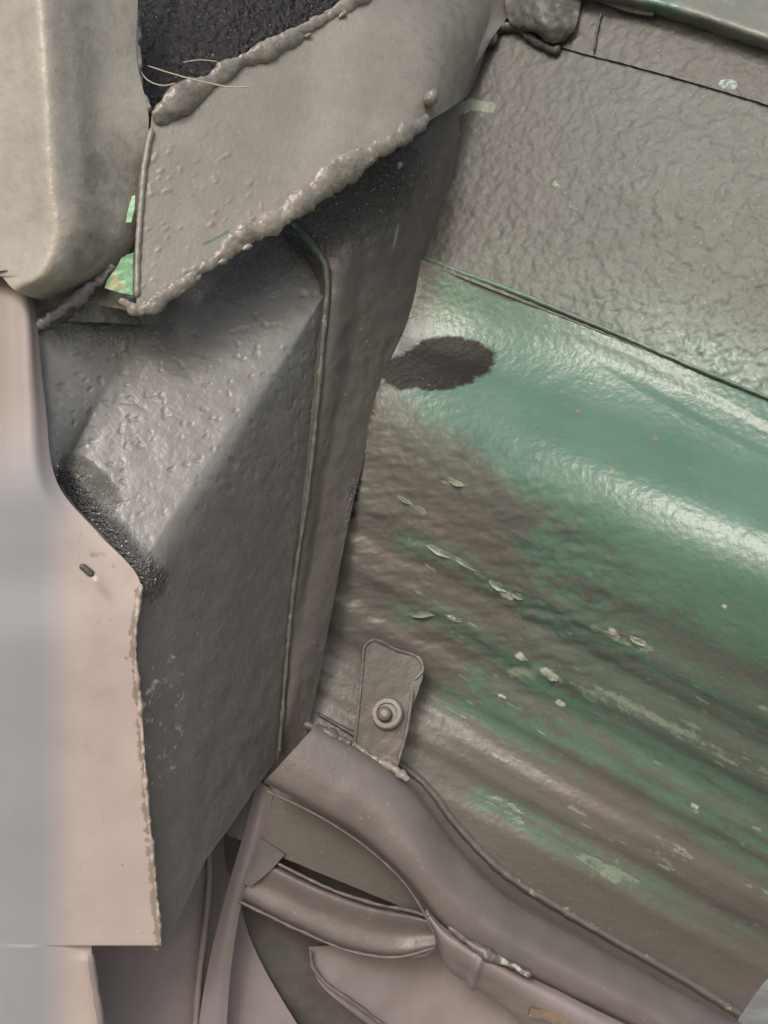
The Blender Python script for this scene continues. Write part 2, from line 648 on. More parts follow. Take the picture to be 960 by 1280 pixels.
# strip above the long seam, one sheet proud of the panel
sl = [(607, 28), (660, 46), (712, 62), (790, 82), (870, 104), (960, 131), (1110, 180)]
su = [(640, -22), (700, -28), (748, -12), (800, 0), (880, 22), (960, 46), (1110, 92)]
G = loft([WALL.pts(su, -.003), WALL.pts([((a + c) / 2, (b + d) / 2) for (a, b), (c, d) in zip(sl, su)], -.003), WALL.pts(sl, -.0022)], 200, 40)


def strip_paint(px, py, P):
    g = np.maximum(stroke(px, py, [(905, 104), (916, 106)], 3, 8, 0.85), stroke(px, py, [(690, 55), (700, 58)], 1, 8, 0.55))
    return {'green': g, 'pale': stroke(px, py, [(908, 108), (914, 109)], 1, 4, 0.6)}


sheet('seam_strip', G, M_PANEL, arch, 0.004, hammered(0.0006, 150, 3.0), strip_paint)
# overlap ridge and the pale panel above
G = loft([WALL.pts([(640, -90), (800, -70), (960, -20), (1120, 40)], .0), WALL.pts([(650, -40), (800, -30), (960, 22), (1120, 70)], -.014),
          WALL.pts([(690, -14), (822, 10), (960, 52), (1120, 98)], -.018), WALL.pts([(695, -8), (825, 20), (960, 64), (1120, 110)], -.004)], 160, 40)
sheet('top_panel', G, M_TOP, arch, 0.004, hammered(0.0008, 60, 5.0), lambda px, py, P: {'green': stroke(px, py, [(815, 2), (842, 10)], 3, 12, 0.95)})
G = loft([WALL.pts([(738, -30), (790, -30), (824, -30)], -.012), WALL.pts([(742, -10), (790, 2), (822, 10)], -.012), WALL.pts([(748, 2), (785, 14), (815, 20)], -.010)], 40, 20)
sheet('seam_tab', G, M_PANEL, arch, 0.004, hammered(0.0008, 90, 1.0))

# the folded flap of sealant at the head of the seam
fl = [[(636, -14, -.010), (680, -16, -.02), (727, -6, -.010)], [(632, 8, -.012), (680, 8, -.026), (724, 16, -.012)],
      [(640, 30, -.012), (685, 32, -.024), (716, 40, -.010)], [(672, 44, -.008), (692, 54, -.012), (706, 50, -.006)]]
G = loft([[(x, y, WALL.d(x, y, o)) for x, y, o in r] for r in fl], 60, 50)
sheet('sealant_flap', G, M_PANEL, arch, 0.005, hammered(0.0015, 70, 9.0))
tube('sealant_bead', WALL.pts([(612, 44), (628, 34), (650, 38), (672, 54), (700, 64)], -.004), 0.004, M_PANEL, arch, 60, 10, 0.0015, 150, rmod=.5)
tube('sealant_bead', WALL.pts([(611, 36), (616, 42), (617, 50), (608, 54)], -.008), 0.0035, M_PANEL, arch, 30, 10, 0.0008, 150)
tube('vertical_seam', WALL.pts([(752, 14), (746, 40), (742, 64)], -.006), 0.0012, M_PANEL, arch, 30, 8, 0.0006, 200)

# ledge between flat panel and bulge
lp = [(530, 322), (560, 335), (620, 356), (700, 388), (780, 421), (870, 460), (960, 497), (1110, 558)]


def ledge_paint(x, y):
    g = 0.95 * sstep(700, 600, x) + 0.30
    return {'tint': .5 + 0 * x, 'green': g, 'pale': 0.62 * sstep(740, 790, x) * sstep(900, 850, x)}


tube('ledge_lip', WALL.pts(lp, -.0016), [0.0026, 0.0022, 0.0016, 0.0013, 0.0016, 0.0014], M_BULGE, arch, 160, 12, 0.0006, 130, flat=.8, attrs_fn=ledge_paint)

# the bulge and everything below it: one pressed sheet
FACE = Plane((640, 0, .785), (428, 830, .775), (400, 420, .705))
BR = [  # left (x, y) on the corner; right (x, y, depth); belly = how far the middle comes out
    (530, 326, 1110, 556, .607, 0.0), (520, 372, 1110, 602, .592, .001), (505, 415, 1110, 645, .578, -.006), (492, 445, 1110, 680, .560, -.012),
    (474, 485, 1110, 730, .540, -.016), (460, 530, 1110, 782, .533, -.016), (448, 590, 1110, 850, .540, -.010),
    (441, 655, 1110, 930, .562, -.004), (436, 740, 1110, 1020, .596, 0.0), (428, 830, 1090, 1100, .632, 0.0),
    (385, 900, 1035, 1150, .665, 0.0), (330, 985, 968, 1212, .700, 0.0), (300, 1050, 905, 1300, .725, 0.0)]
rows = []
for xl, yl, xr, yr, dr, bel in BR:
    dl = FACE.d(xl, yl, .012)
    if yl < 340:
        dl, dr = WALL.d(xl, yl, .0012), WALL.d(xr, yr, .0012)
    elif yl < 380:
        dl = FACE.d(xl, yl, .006)
    r = []
    for t in (-.10, .12, .3, .5, .75, 1):
        x, y = xl + (xr - xl) * t, yl + (yr - yl) * t
        # straight in space along the row, then bellied
        inv = (1 / dl) * (1 - t) + (1 / dr) * t
        r.append((x, y, 1 / inv + bel * math.sin(math.pi * min(1, max(0, t * 1.1 + .05)) ** .7)))
    rows.append(r)
G = loft(rows, 330, 420)


def bulge_paint(px, py, P):
    # coordinate across the streaks (they fall about 0.54 px per px)
    v = py - 0.535 * (px - 700)
    u = px - 535
    top = sstep(315, 350, v + .12 * np.clip(200 - u, 0, 200))
    bot = 640 + 40 * sstep(700, 900, px)
    roll = top * sstep(bot + 70, bot - 40, v) * sstep(455, 560, px + .30 * (py - 470))
    roll *= .80 + .20 * sstep(400, 440, v)
    right = sstep(620, 900, px) * sstep(560, 640, v) * sstep(830, 720, v)
    tint = np.maximum(roll * .78 + .2 * roll ** 4, right * .60)
    tint = np.maximum(tint, .42 * sstep(560, 760, px) * sstep(700, 760, v) * sstep(960, 880, v))
    tint = np.maximum(tint, .22 * sstep(520, 700, px) * sstep(900, 800, v))
    tint *= 1 - .72 * ell(px, py, 535, 640, 100, 80, 30, .9)
    tint *= 1 - .5 * ell(px, py, 650, 690, 80, 26, 30, .8)
    g = 0.74 * roll
    # grey coat left over the lower left of the bulge
    g *= 1 - 0.75 * ell(px, py, 520, 620, 95, 75, 30, 0.5)
    g *= 1 - 0.55 * ell(px, py, 640, 690, 90, 30, 30, 0.6)
    stripes = np.zeros_like(px)
    for pts, wd, sf, a in [
        ([(505, 675), (575, 705), (640, 745), (700, 775), (760, 800), (830, 840)], 5, 22, .70),
        ([(505, 765), (560, 775), (600, 800), (680, 850), (760, 905), (860, 965), (960, 1010)], 7, 24, .66),
        ([(590, 850), (640, 885), (700, 925), (780, 960), (960, 1060)], 5, 26, .62),
        ([(560, 870), (620, 910), (720, 960)], 6, 36, .52),
        ([(770, 790), (860, 830), (960, 900)], 14, 30, .58),
        ([(600, 1000), (640, 1015), (700, 1055), (790, 1100), (880, 1150), (970, 1190)], 6, 24, .60),
        ([(830, 1010), (900, 1060), (970, 1100)], 8, 26, .62),
        ([(690, 700), (800, 740), (960, 800)], 30, 40, .66),
    ]:
        stripes = np.maximum(stripes, stroke(px, py, pts, wd, sf * 1.5, a))
    g = np.maximum(g, stripes * .92)
    g *= sstep(445, 470, px + .1 * (py - 600))
    pale = np.zeros_like(px)
    for pts, wd, sf, a in [
        ([(510, 677), (545, 686), (580, 704), (630, 738), (650, 746)], 1, 9, .52),
        ([(560, 600), (580, 606)], 2, 12, .50), ([(500, 622), (530, 640)], 1, 8, .5),
        ([(505, 770), (540, 765), (575, 774)], 1, 6, .50), ([(740, 785), (790, 800), (815, 815)], 2, 9, .58),
        ([(640, 842), (690, 840), (700, 855)], 2, 14, .55), ([(615, 870), (660, 890)], 1, 9, .5),
        ([(720, 850), (800, 890), (860, 915), (960, 975)], 3, 18, .48), ([(620, 1000), (650, 1020)], 4, 16, .45),
        ([(735, 1075), (790, 1100)], 5, 22, .45), ([(820, 1055), (870, 1080)], 5, 26, .42), ([(780, 420), (850, 450)], 6, 18, .50),
        ([(525, 350), (500, 420), (478, 465)], 2, 12, .62), ([(540, 400), (570, 395)], 2, 14, .5),
        ([(930, 880), (960, 885)], 2, 12, .5), ([(700, 590), (770, 640)], 1, 16, .36)]:
        pale = np.maximum(pale, stroke(px, py, pts, wd, sf, a))
    sr = random.Random(21)
    for _ in range(60):
        x, y = sr.uniform(500, 960), 0
        y = .535 * (x - 700) + sr.choice((785, 800, 830, 862, 905, 930, 985, 1010)) + sr.gauss(0, 10)
        l_ = sr.uniform(2, 9)
        pale = np.maximum(pale, stroke(px, py, [(x - l_, y - l_ * .53), (x + l_, y + l_ * .55)], sr.uniform(.2, .7), 4, sr.uniform(.40, .62)))
    white = np.zeros_like(px)
    for (x, y), r in {(633, 744): 5, (655, 820): 4, (688, 842): 5, (628, 870): 3, (770, 790): 5, (795, 800): 6, (566, 771): 3, (868, 1006): 3, (700, 880): 3, (905, 757): 2}.items():
        white = np.maximum(white, stroke(px, py, [(x - r, y - r * .5), (x + r, y + r * .5)], r * .3, r * 1.8, .66))
    rust = np.zeros_like(px)
    for (x, y), r in {(820, 548): 4, (723, 513): 3, (765, 588): 3, (700, 856): 4, (690, 846): 3, (880, 890): 3}.items():
        rust = np.maximum(rust, stroke(px, py, [(x, y)], r * .2, r * 2.0, .74))
    tar = ell(px, py, 566, 448, 40, 21, 4, 0.6)
    tar = np.maximum(tar, ell(px, py, 524, 460, 36, 17, -14, 0.7)) * .92
    tar = np.maximum(tar * 1.25, .8 * ell(px, py, 560, 472, 34, 12, -10, .7))
    tar = np.maximum(tar, stroke(px, py, [(470, 480), (448, 560), (440, 640)], 2, 14, .55))
    brown = 0.08 + 0.42 * ell(px, py, 545, 735, 110, 75, 20, .5)
    brown = np.maximum(brown, 0.75 * sstep(1000, 1120, py + 0.12 * (px - 700) - 0.42 * (px - 700)))
    for pts in ([(600, 930), (760, 1010), (960, 1110)], [(780, 760), (880, 820), (960, 850)], [(740, 980), (860, 1040)]):
        brown = np.maximum(brown, stroke(px, py, pts, 8, 28, .62))
    tint = np.maximum(tint, np.clip(stripes - .30, 0, 1) * .75) * (1 - np.clip(brown - .30, 0, 1) * .8)
    al = (px * .88 + py * .47) / 640 * 5
    ac = v / 640 * 42
    return {'along': al, 'across': ac, 'scrape': .25 + .75 * sstep(600, 740, v), 'green': np.minimum(g, .74), 'tint': tint * sstep(445, 480, px + .1 * (py - 600)), 'pale': pale, 'white': white, 'rust': rust, 'tar': tar, 'brown': brown}


def bulge_disp(P, px, py):
    v = py - 0.535 * (px - 700)
    d = 0.0002 * fnoise(P, 60, 2, 2.0) + .00022 * fnoise(P, 260, 1, 4.0)
    # torn, wrinkled coat in the grey part
    wz = ell(px, py, 570, 690, 190, 110, 28, .7)
    Q = P.copy()
    d += wz * 0.0011 * fnoise(Q * np.array([.5, 1, 1.6]), 75, 3, 11.0)
    # long shallow corrugations of the lower sheet
    d += (0.0017 * np.sin(v / 13.0 + .5 * fnoise(P, 9, 1, 4.0)) + .0003 * np.sin(v / 4.6 + 1.1 * fnoise(P, 14, 1, 6.0))) * sstep(680, 800, v) * sstep(1130, 1040, v)
    d -= 0.0013 * ell(px, py, 905, 522, 110, 10, 27, 1.0)
    return d


sheet('bulged_panel', G, M_BULGE, arch, 0.003, bulge_disp, bulge_paint)

# bottom return lip of the sheet, above the arm
BPX, BPY = project(G)
BD = (G - C0) @ FW


def bulge_d(x, y):
    k = np.argmin((BPX - x) ** 2 + (BPY - y) ** 2)
    return float(0.70 + (BD.ravel()[k] - 0.70)) if x > 560 else float(BD.ravel()[k])


lip = [(398, 890), (440, 912), (490, 942), (535, 976), (578, 1030), (630, 1082), (700, 1128), (800, 1186), (870, 1226), (928, 1262)]
low = [(400, 898), (438, 924), (484, 955), (526, 992), (568, 1046), (622, 1100), (694, 1146), (794, 1203), (864, 1243), (921, 1279)]
fold_rows = []
for f, o in ((0, .0005), (.22, -.0035), (.42, -.0048), (.58, -.003), (.75, .004), (1.25, .010)):
    r = []
    for (x0, y0), (x1, y1) in zip(lip, low):
        x, y = x0 + (x1 - x0) * f, y0 + (y1 - y0) * f
        t = min(1.0, max(0.0, (560 - x) / 160.0))
        k = 1 - 0.40 * t * t * (3 - 2 * t)
        r.append((x, y, .70 + (bulge_d(x0, y0) + o - .70) / k))
    fold_rows.append(r)
sheet('bottom_fold', loft(fold_rows, 200, 24), M_BULGE, arch, 0.0015, lambda P, px, py: .0007 * fnoise(P, 110, 3, 3.0), lambda px, py, P: {'brown': .55 + 0 * px, 'white': .30 + 0 * px})

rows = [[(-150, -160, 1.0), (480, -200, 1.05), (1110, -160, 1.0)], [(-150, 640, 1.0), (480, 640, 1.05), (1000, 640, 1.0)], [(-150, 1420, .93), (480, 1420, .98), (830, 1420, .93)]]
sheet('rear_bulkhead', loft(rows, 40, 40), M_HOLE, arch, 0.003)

# paint flakes lifting along the scrapes
fr = random.Random(3)
for cx, cy, ln, wd, an in ((548, 689, 17, 4, 28), (583, 706, 15, 3.5, 30), (622, 733, 13, 4, 33), (646, 745, 9, 4, 25), (531, 768, 16, 4, -6), (570, 774, 13, 3, 12),
                           (690, 846, 9, 5, 30), (763, 789, 13, 3.5, 20), (798, 802, 12, 4, 28), (657, 822, 6, 3, 30), (505, 625, 9, 2.5, 35), (570, 604, 10, 3.5, 20)):
    ca, sa = math.cos(R(an)), math.sin(R(an))
    rr_ = []
    for q in (-1, -.4, .4, 1):
        r = []
        for p in (-1, -.5, 0, .5, 1):
            w_ = (1 - .75 * abs(p) ** 1.6) * (1 + fr.uniform(-.25, .25))
            x, y = cx + p * ln * ca - q * wd * w_ * sa, cy + p * ln * sa + q * wd * w_ * ca
            t = min(1.0, max(0.0, (560 - x) / 160.0))
            k = 1 - 0.40 * t * t * (3 - 2 * t)
            lift = .0012 + .0022 * max(0, q) ** 2 * (1 - p * p)
            r.append((x, y, .70 + (bulge_d(x, y) - lift - .70) / k))
        rr_.append(r)
    sheet('paint_flake', loft(rr_, 22, 9), M_FLAKE, arch, .0005, lambda P, px, py: .0005 * fnoise(P, 220, 2, 2.0))

# ------------------------------------------------------------------ welded box section (side, ramp, inner face)
box = empty('box_section', (190, 1180, .60), 'dark grey folded box section with a pale sloping face and a welded flange', 'box section')

RAMP = Plane((405, 370, .702), (370, 280, .742), (180, 715, .52))
SIDE = Plane((405, 370, .702), (345, 950, .742), (180, 715, .52))
# columns: inner face -> soft fold -> ramp -> soft fold -> side ; rows from top to bottom end
cols_top = [(40, 340), (150, 345), (215, 350), (255, 330), (330, 300), (385, 270), (410, 345), (404, 420)]
# front face back plate
fl_l = [(372, 180, .722), (352, 235, .718), (372, 283, .706), (407, 335, .700), (402, 420, .704), (394, 500, .710), (384, 600, .718), (362, 760, .730), (348, 940, .742)]
fl_r = [(655, -60), (640, 0), (600, 65), (570, 130), (562, 210), (535, 325), (478, 470), (440, 625), (385, 905)]
rows = []
for (xl, yl, dl), (xr, yr) in zip(fl_l, fl_r):
    dr = FACE.d(xr, yr)
    rows.append([(xl + (xr - xl) * t, yl + (yr - yl) * t, 1 / ((1 - t) / dl + t / dr)) for t in (-.02, .35, .7, 1.05)])
    x, y, _ = rows[-1][0]
    rows[-1].insert(0, (x - 26, y - 6, dl + .03))
# extra: down to the arm
rows.append([(310, 994, .78), (330, 990, .75), (340, 985, .752), (352, 980, .754), (370, 975, .756)])
G = loft(rows, 90, 260)


def back_paint(px, py, P):
    tar = 1.0 * ell(px, py, 435, 250, 80, 36, -32, 1.0) * .6
    tar = np.maximum(tar, stroke(px, py, [(442, 610), (438, 700), (430, 810)], 3, 16, .52))
    return {'wet': tar, 'green': stroke(px, py, [(385, 300), (398, 325)], 2, 8, .5), 'white': stroke(px, py, [(500, 206)], 3, 4, .7),
            'pale': np.maximum(stroke(px, py, [(498, 280), (492, 312)], .5, 4, .55), stroke(px, py, [(540, 440), (532, 470)], 0, 1, 0)), 'brown': 0.5 * sstep(600, 900, py)}


def back_disp(P, px, py):
    t = ell(px, py, 435, 250, 95, 50, -32, .6)
    return 0.0007 * fnoise(P, 70, 3, 1.0) + t * 0.0016 * fnoise(P, 170, 2, 5.0)


sheet('back_plate', G, M_BACK, box, 0.003, back_disp, back_paint)

# bent sheet: rows along the ramp (top to lower left end), columns across the folds
IN = Plane((200, 395, .585), (88, 562, .516), (40, 372, .545))
tops = [(30, 352), (110, 340), (215, 365), (300, 315), (352, 265), (408, 352), (404, 372), (398, 470)]


def ramp_row(t):
    """t=0 at the head of the ramp, 1 at the cut lower-left end"""
    f1 = (210 + (86 - 210) * t, 380 + (572 - 380) * t)      # inner fold
    f2 = (405 + (180 - 405) * t, 368 + (716 - 368) * t)     # outer fold
    lef = (42 + (66 - 42) * t, 372 + (604 - 372) * t)
    r = []
    for s in (0, .5, .80, .92):
        x, y = lef[0] + (f1[0] - lef[0]) * s, lef[1] + (f1[1] - lef[1]) * s
        dl = .548 + (.500 - .548) * t
        df = RAMP.d(*f1)
        r.append((x, y, dl + (df - dl) * s))
    for s in (.10, .5, .80, .955):
        x, y = f1[0] + (f2[0] - f1[0]) * s, f1[1] + (f2[1] - f1[1]) * s
        r.append((x, y, RAMP.d(x, y)))
    return r, f2


rows = []
NT = 9
side_foot = [(404, 380), (401, 440), (396, 500), (390, 570), (382, 640), (371, 710), (362, 780), (354, 860), (347, 945)]
for i in range(NT):
    t = i / (NT - 1)
    r, f2 = ramp_row(t)
    e = side_foot[i]
    # just past the outer fold on the side face
    for s in (.04, .16, .5, 1.0):
        x, y = f2[0] + (e[0] - f2[0]) * s, f2[1] + (e[1] - f2[1]) * s
        r.append((x, y, SIDE.d(x, y)))
    rows.append(r)


# below the cut end the side face goes on alone; the rest of the sheet lies behind the body panel
for (x0, y0), (x1, y1) in zip([(166, 765), (164, 830), (168, 900), (178, 1000), (188, 1100), (197, 1190)],
                              [(341, 956), (330, 972), (318, 988), (290, 1030), (256, 1077), (208, 1182)]):
    ds = SIDE.d(x0, y0)
    r = [(x0 - 140, y0 - 95, ds + .052), (x0 - 130, y0 - 90, ds + .05), (x0 - 110, y0 - 75, ds + .045), (x0 - 90, y0 - 60, ds + .04),
         (x0 - 70, y0 - 40, ds + .035), (x0 - 60, y0 - 32, ds + .03), (x0 - 45, y0 - 25, ds + .025), (x0 - 14, y0 - 8, ds + .006)]
    for s_ in (.04, .16, .5, 1.0):
        x, y = x0 + (x1 - x0) * s_, y0 + (y1 - y0) * s_
        r.append((x, y, SIDE.d(x, y)))
    rows.append(r)


def box_paint(px, py, P):
    end = sdist(px, py, [(74, 606), (122, 664), (176, 724)])
    tar = 1.0 * sstep(46, 8, end) * sstep(700, 560, px + 0 * py) * sstep(560, 590, py)
    tar = np.maximum(tar, .55 * ell(px, py, 110, 600, 40, 16, 40, .6))
    tar = np.maximum(tar, .40 * ell(px, py, 120, 400, 60, 30, 0, .7))
    tar = np.maximum(tar, .45 * ell(px, py, 325, 340, 60, 20, -30, 1.5))
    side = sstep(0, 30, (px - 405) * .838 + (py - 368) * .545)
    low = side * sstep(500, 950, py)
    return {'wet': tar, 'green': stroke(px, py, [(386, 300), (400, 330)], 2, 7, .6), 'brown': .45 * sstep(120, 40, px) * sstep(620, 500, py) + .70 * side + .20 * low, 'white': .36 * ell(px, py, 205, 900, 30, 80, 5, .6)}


def box_disp(P, px, py):
    end = sdist(px, py, [(74, 606), (122, 664), (176, 724)])
    d = 0.0005 * fnoise(P, 60, 3, 1.0)
    d += sstep(44, 15, end) * 0.0013 * fnoise(P, 300, 2, 5.0)
    c = -fnoise(P, 130, 2, 8.0)
    d -= 0.0008 * sstep(.34, .6, c) * ell(px, py, 260, 430, 190, 130, -50, .6)
    d += 0.0016 * sstep(.25, .6, fnoise(P, 150, 3, 3.0)) * ell(px, py, 120, 400, 70, 40, 0, .7)
    return d


G = folded_loft(rows, [14, 14, 8, 8, 60, 44, 20, 6, 6, 16, 50, 70], 440)
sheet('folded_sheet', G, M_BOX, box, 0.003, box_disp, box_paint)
# head of the ramp, running on under the cover plate
hd = [[(10, 300), (110, 290), (230, 300), (310, 240), (372, 262)], [(40, 374), (120, 377), (212, 378), (310, 366), (405, 357)]]
rows = [[(x, y, (.55 if x < 60 else (.565 if x < 150 else RAMP.d(x, y)))+.0004) for x, y in hd[0]],
        [(x, y, (.548 if x < 60 else (.565 if x < 150 else RAMP.d(x, y)))+.0004) for x, y in hd[1]]]
rows.append([(x, y + 26, (.556 if x < 60 else (.567 if x < 150 else RAMP.d(x, y + 26))) + .003) for x, y in hd[1][:-1]] + [(397, 378, RAMP.d(397, 378, .004))])
sheet('ramp_head', loft(rows, 160, 60), M_BOX, box, 0.003, box_disp, box_paint)
# cut end edge of the ramp
tube('cut_edge', RAMP.pts([(72, 604), (98, 640), (124, 667), (152, 698), (177, 728)], -.001), 0.0015, M_HOLE, box, 60, 8, 0.0006, 200)
# welded flange lip
fp = [(366, 278, .698), (388, 304, .694), (406, 332, .690), (408, 345, .690), (404, 420, .694), (397, 500, .70), (387, 600, .708), (366, 745, .722), (358, 830, .728), (349, 942, .735)]
tube('weld_flange', fp, [.0026, .0024, .0022, .0018, .0018, .0018, .0018], M_BACK, box, 200, 8, 0.0007, 160, rmod=.4,
     attrs_fn=lambda x, y: {'green': .55 * (y < 330), 'pale': 0.36 * np.ones_like(x)})

# ------------------------------------------------------------------ cover plate with its two sealant beads
cov = empty('cover_plate', (360, 270, .62), 'tan grey slanting cover plate edged by two lumpy sealant beads', 'cover plate')
PL = Plane((180, 380, .545), (545, 140, .70), (195, 150, .57))
ptop = [(190, 140), (300, 82), (390, 32), (462, -18), (560, -60), (640, -80), (700, -90)]
pbot = [(170, 384), (250, 340), (350, 275), (440, 215), (520, 162), (552, 142), (585, 120)]
rows = []
for s in (0, .25, .5, .75, 1):
    r = []
    for i, ((x0, y0), (x1, y1)) in enumerate(zip(ptop, pbot)):
        x, y = x0 + (x1 - x0) * s, y0 + (y1 - y0) * s
        r.append((x, y, PL.d(x, y, (0, 0, 0, 0, .002, .02, .06)[i])))
    rows.append(r)
sheet('plate', loft(rows, 260, 120), M_PLATE, cov, 0.004,
      lambda P, px, py: 0.0009 * fnoise(P, 22, 2, 1.0) + 0.0007 * sstep(.38, .7, fnoise(P, 170, 2, 6.0)) * ell(px, py, 240, 280, 80, 90, 0, .7),
      lambda px, py, P: {'green': stroke(px, py, [(255, 306), (285, 290)], 1, 5, .7), 'brown': .4 * sstep(420, 600, px)})
tube('sealant_bead', PL.pts([(192, 150), (212, 138), (232, 120), (262, 104), (298, 80), (330, 66), (372, 44), (415, 18), (450, -4), (500, -30)], -.003),
     [.006, .0095, .0068, .005, .0078, .0045, .0042, .0048, .0055, .006], M_SEAL, cov, 300, 22, 0.0022, 95, flat=.5, rmod=.5, mscale=55, seed=3)
tube('sealant_bead', PL.pts([(148, 376), (176, 388), (205, 372), (235, 350), (268, 326), (300, 300), (345, 276), (380, 250), (420, 218), (462, 194), (505, 168), (536, 146)], -.004),
     [.003, .0045, .0042, .004, .0066, .0075, .0088, .0095, .0090, .0070, .006, .0035], M_SEAL, cov, 380, 22, 0.0026, 100, flat=.5, rmod=.5, mscale=60, seed=8)
rl = random.Random(12)
for line, n_l in (([(205, 140), (240, 116), (298, 82), (372, 46), (450, -2)], 16), ([(190, 380), (235, 352), (300, 302), (345, 278), (420, 220), (505, 170)], 26)):
    Q = resample([(x, y, 0) for x, y in line], n_l)
    for x, y, _ in Q:
        x, y = x + rl.uniform(-9, 9), y + rl.uniform(-11, 11)
        r = rl.uniform(.0012, .0030)
        dx, dy = rl.uniform(4, 9), -rl.uniform(1, 6)
        tube('sealant_crumb', PL.pts([(x - dx, y - dy), (x, y + rl.uniform(-2, 2)), (x + dx, y + dy)], -.0035), [r * .5, r, r * .6], M_SEAL, cov, 9, 8, r * .5, 260, flat=.8, seed=x)
tube('sealant_lump', PL.pts([(534, 130), (541, 120), (544, 114)], -.004), [.004, .006, .003], M_SEAL, cov, 20, 12, 0.0012, 150)
tube('left_edge', PL.pts([(190, 160), (182, 200), (176, 260), (172, 320), (171, 372)], -.001), .0022, M_PLATE, cov, 80, 8, 0.0006, 160)

# ------------------------------------------------------------------ rounded grey channel, upper left, with its tarred recess
cha = empty('rounded_channel', (70, 370, .52), 'pale grey rounded channel end in the upper left beside the tarred recess', 'channel')
rows = []
for y, k in ((-70, 0), (0, 0), (80, 0), (150, 0), (230, 0), (300, 0), (345, 1), (372, 2)):
    xr = {-70: 175, 0: 172, 80: 172, 150: 186, 230: 172, 300: 168, 345: 138, 372: 78}[y]
    sh = (y - 150) * 0.06
    xs = [-90, -20, 30 + sh, 62 + sh, 92 + sh, 125 + sh * .6, xr] if k < 2 else [-90, -30, 0, 20, 40, 60, 78]
    if k == 1:
        xs = [-90, -25, 20, 52, 80, 108, 138]
    ds = [.545, .512, .492, .480, .498, .530, .565]
    yy = [y + (0 if k < 2 else {0: -30, 1: -34, 2: -28, 3: -8, 4: 0, 5: 2, 6: 2}[i]) for i in range(7)]
    rows.append([(x, a, d + (.012 if k == 2 else 0)) for x, a, d in zip(xs, yy, ds)])
sheet('channel_wall', loft(rows, 150, 220), M_CHAN, cha, 0.004, lambda P, px, py: 0.0005 * fnoise(P, 45, 3, 2.0),
      lambda px, py, P: {'brown': .5 * ell(px, py, 140, 300, 45, 110, 5, .5), 'pale': 0 * px})
# tarred recess behind, between the channel and the plate
rows = [[(110, -90, .60), (300, -110, .66), (560, -140, .78)], [(130, 20, .60), (300, -10, .66), (540, -50, .77)], [(140, 110, .595), (300, 100, .65), (500, 30, .76)], [(150, 190, .59), (300, 190, .65), (480, 130, .76)]]
sheet('tarred_recess', loft(rows, 220, 140), M_TAR, cha, 0.004, lambda P, px, py: 0.0020 * fnoise(P, 55, 3, 3.0))
tube('tar_ridge', [(166, 12, .575), (170, 60, .575), (172, 110, .575), (186, 140, .57)], .004, M_CHAN, cha, 60, 10, 0.0025, 130, rmod=.5)
# green paint left bare in the gap between channel and plate
gp = [[(131, 360, .5385), (150, 366, .540), (166, 369, .5415)], [(134, 350, .539), (150, 352, .540), (166, 352, .5415)], [(147, 332, .540), (156, 334, .541), (166, 334, .5415)], [(152, 322, .540), (160, 318, .541), (167, 316, .5415)]]
sheet('bare_green_patch', loft(gp, 30, 40, False, False), M_GREEN, cha, 0.0015, lambda P, px, py: 0.0006 * fnoise(P, 200, 2, 1.0))
gp = [[(157, 278, .545), (164, 278, .545)], [(160, 262, .547), (168, 262, .547)], [(165, 245, .549), (169, 244, .549)]]
sheet('bare_green_patch', loft(gp, 12, 20, False, False), M_GREEN, cha, 0.0015, lambda P, px, py: 0.0005 * fnoise(P, 200, 2, 1.0))
# fillet closing the corner under the channel
tube('sealant_bead', [(46, 412, .531), (70, 392, .535), (98, 372, .540), (128, 348, .545), (140, 330, .548)], .004, M_BOX, cha, 70, 10, 0.003, 160, rmod=.7)
rows = [[(60, 300, .575), (110, 290, .575), (182, 280, .575)], [(40, 375, .562), (110, 380, .566), (185, 392, .575)]]
sheet('corner_fillet', loft(rows, 60, 40), M_BOX, cha, 0.003, lambda P, px, py: 0.001 * fnoise(P, 90, 3, 2.0))

# fibres lying on the bead
for nm, lab, pts, rd in [
    ('dry_fibre', 'longest pale fibre arching across the sealant bead out of the tar', [(184, 82, .575), (215, 92, .565), (262, 104, .553), (290, 109, .551), (316, 108, .556)], .00045),
    ('dry_fibre', 'short curled fibre lying in the black tar left of the long one', [(172, 80, .578), (182, 98, .575), (205, 107, .572), (220, 104, .575)], .0005),
    ('dry_fibre', 'faint upper fibre in the tarred recess above the long one', [(228, 78, .585), (250, 75, .585), (272, 77, .588)], .00035),
]:
    tag(tube(nm, pts, rd, M_FIBRE, None, 40, 6), lab, 'fibre', 'fibres caught in the tar')

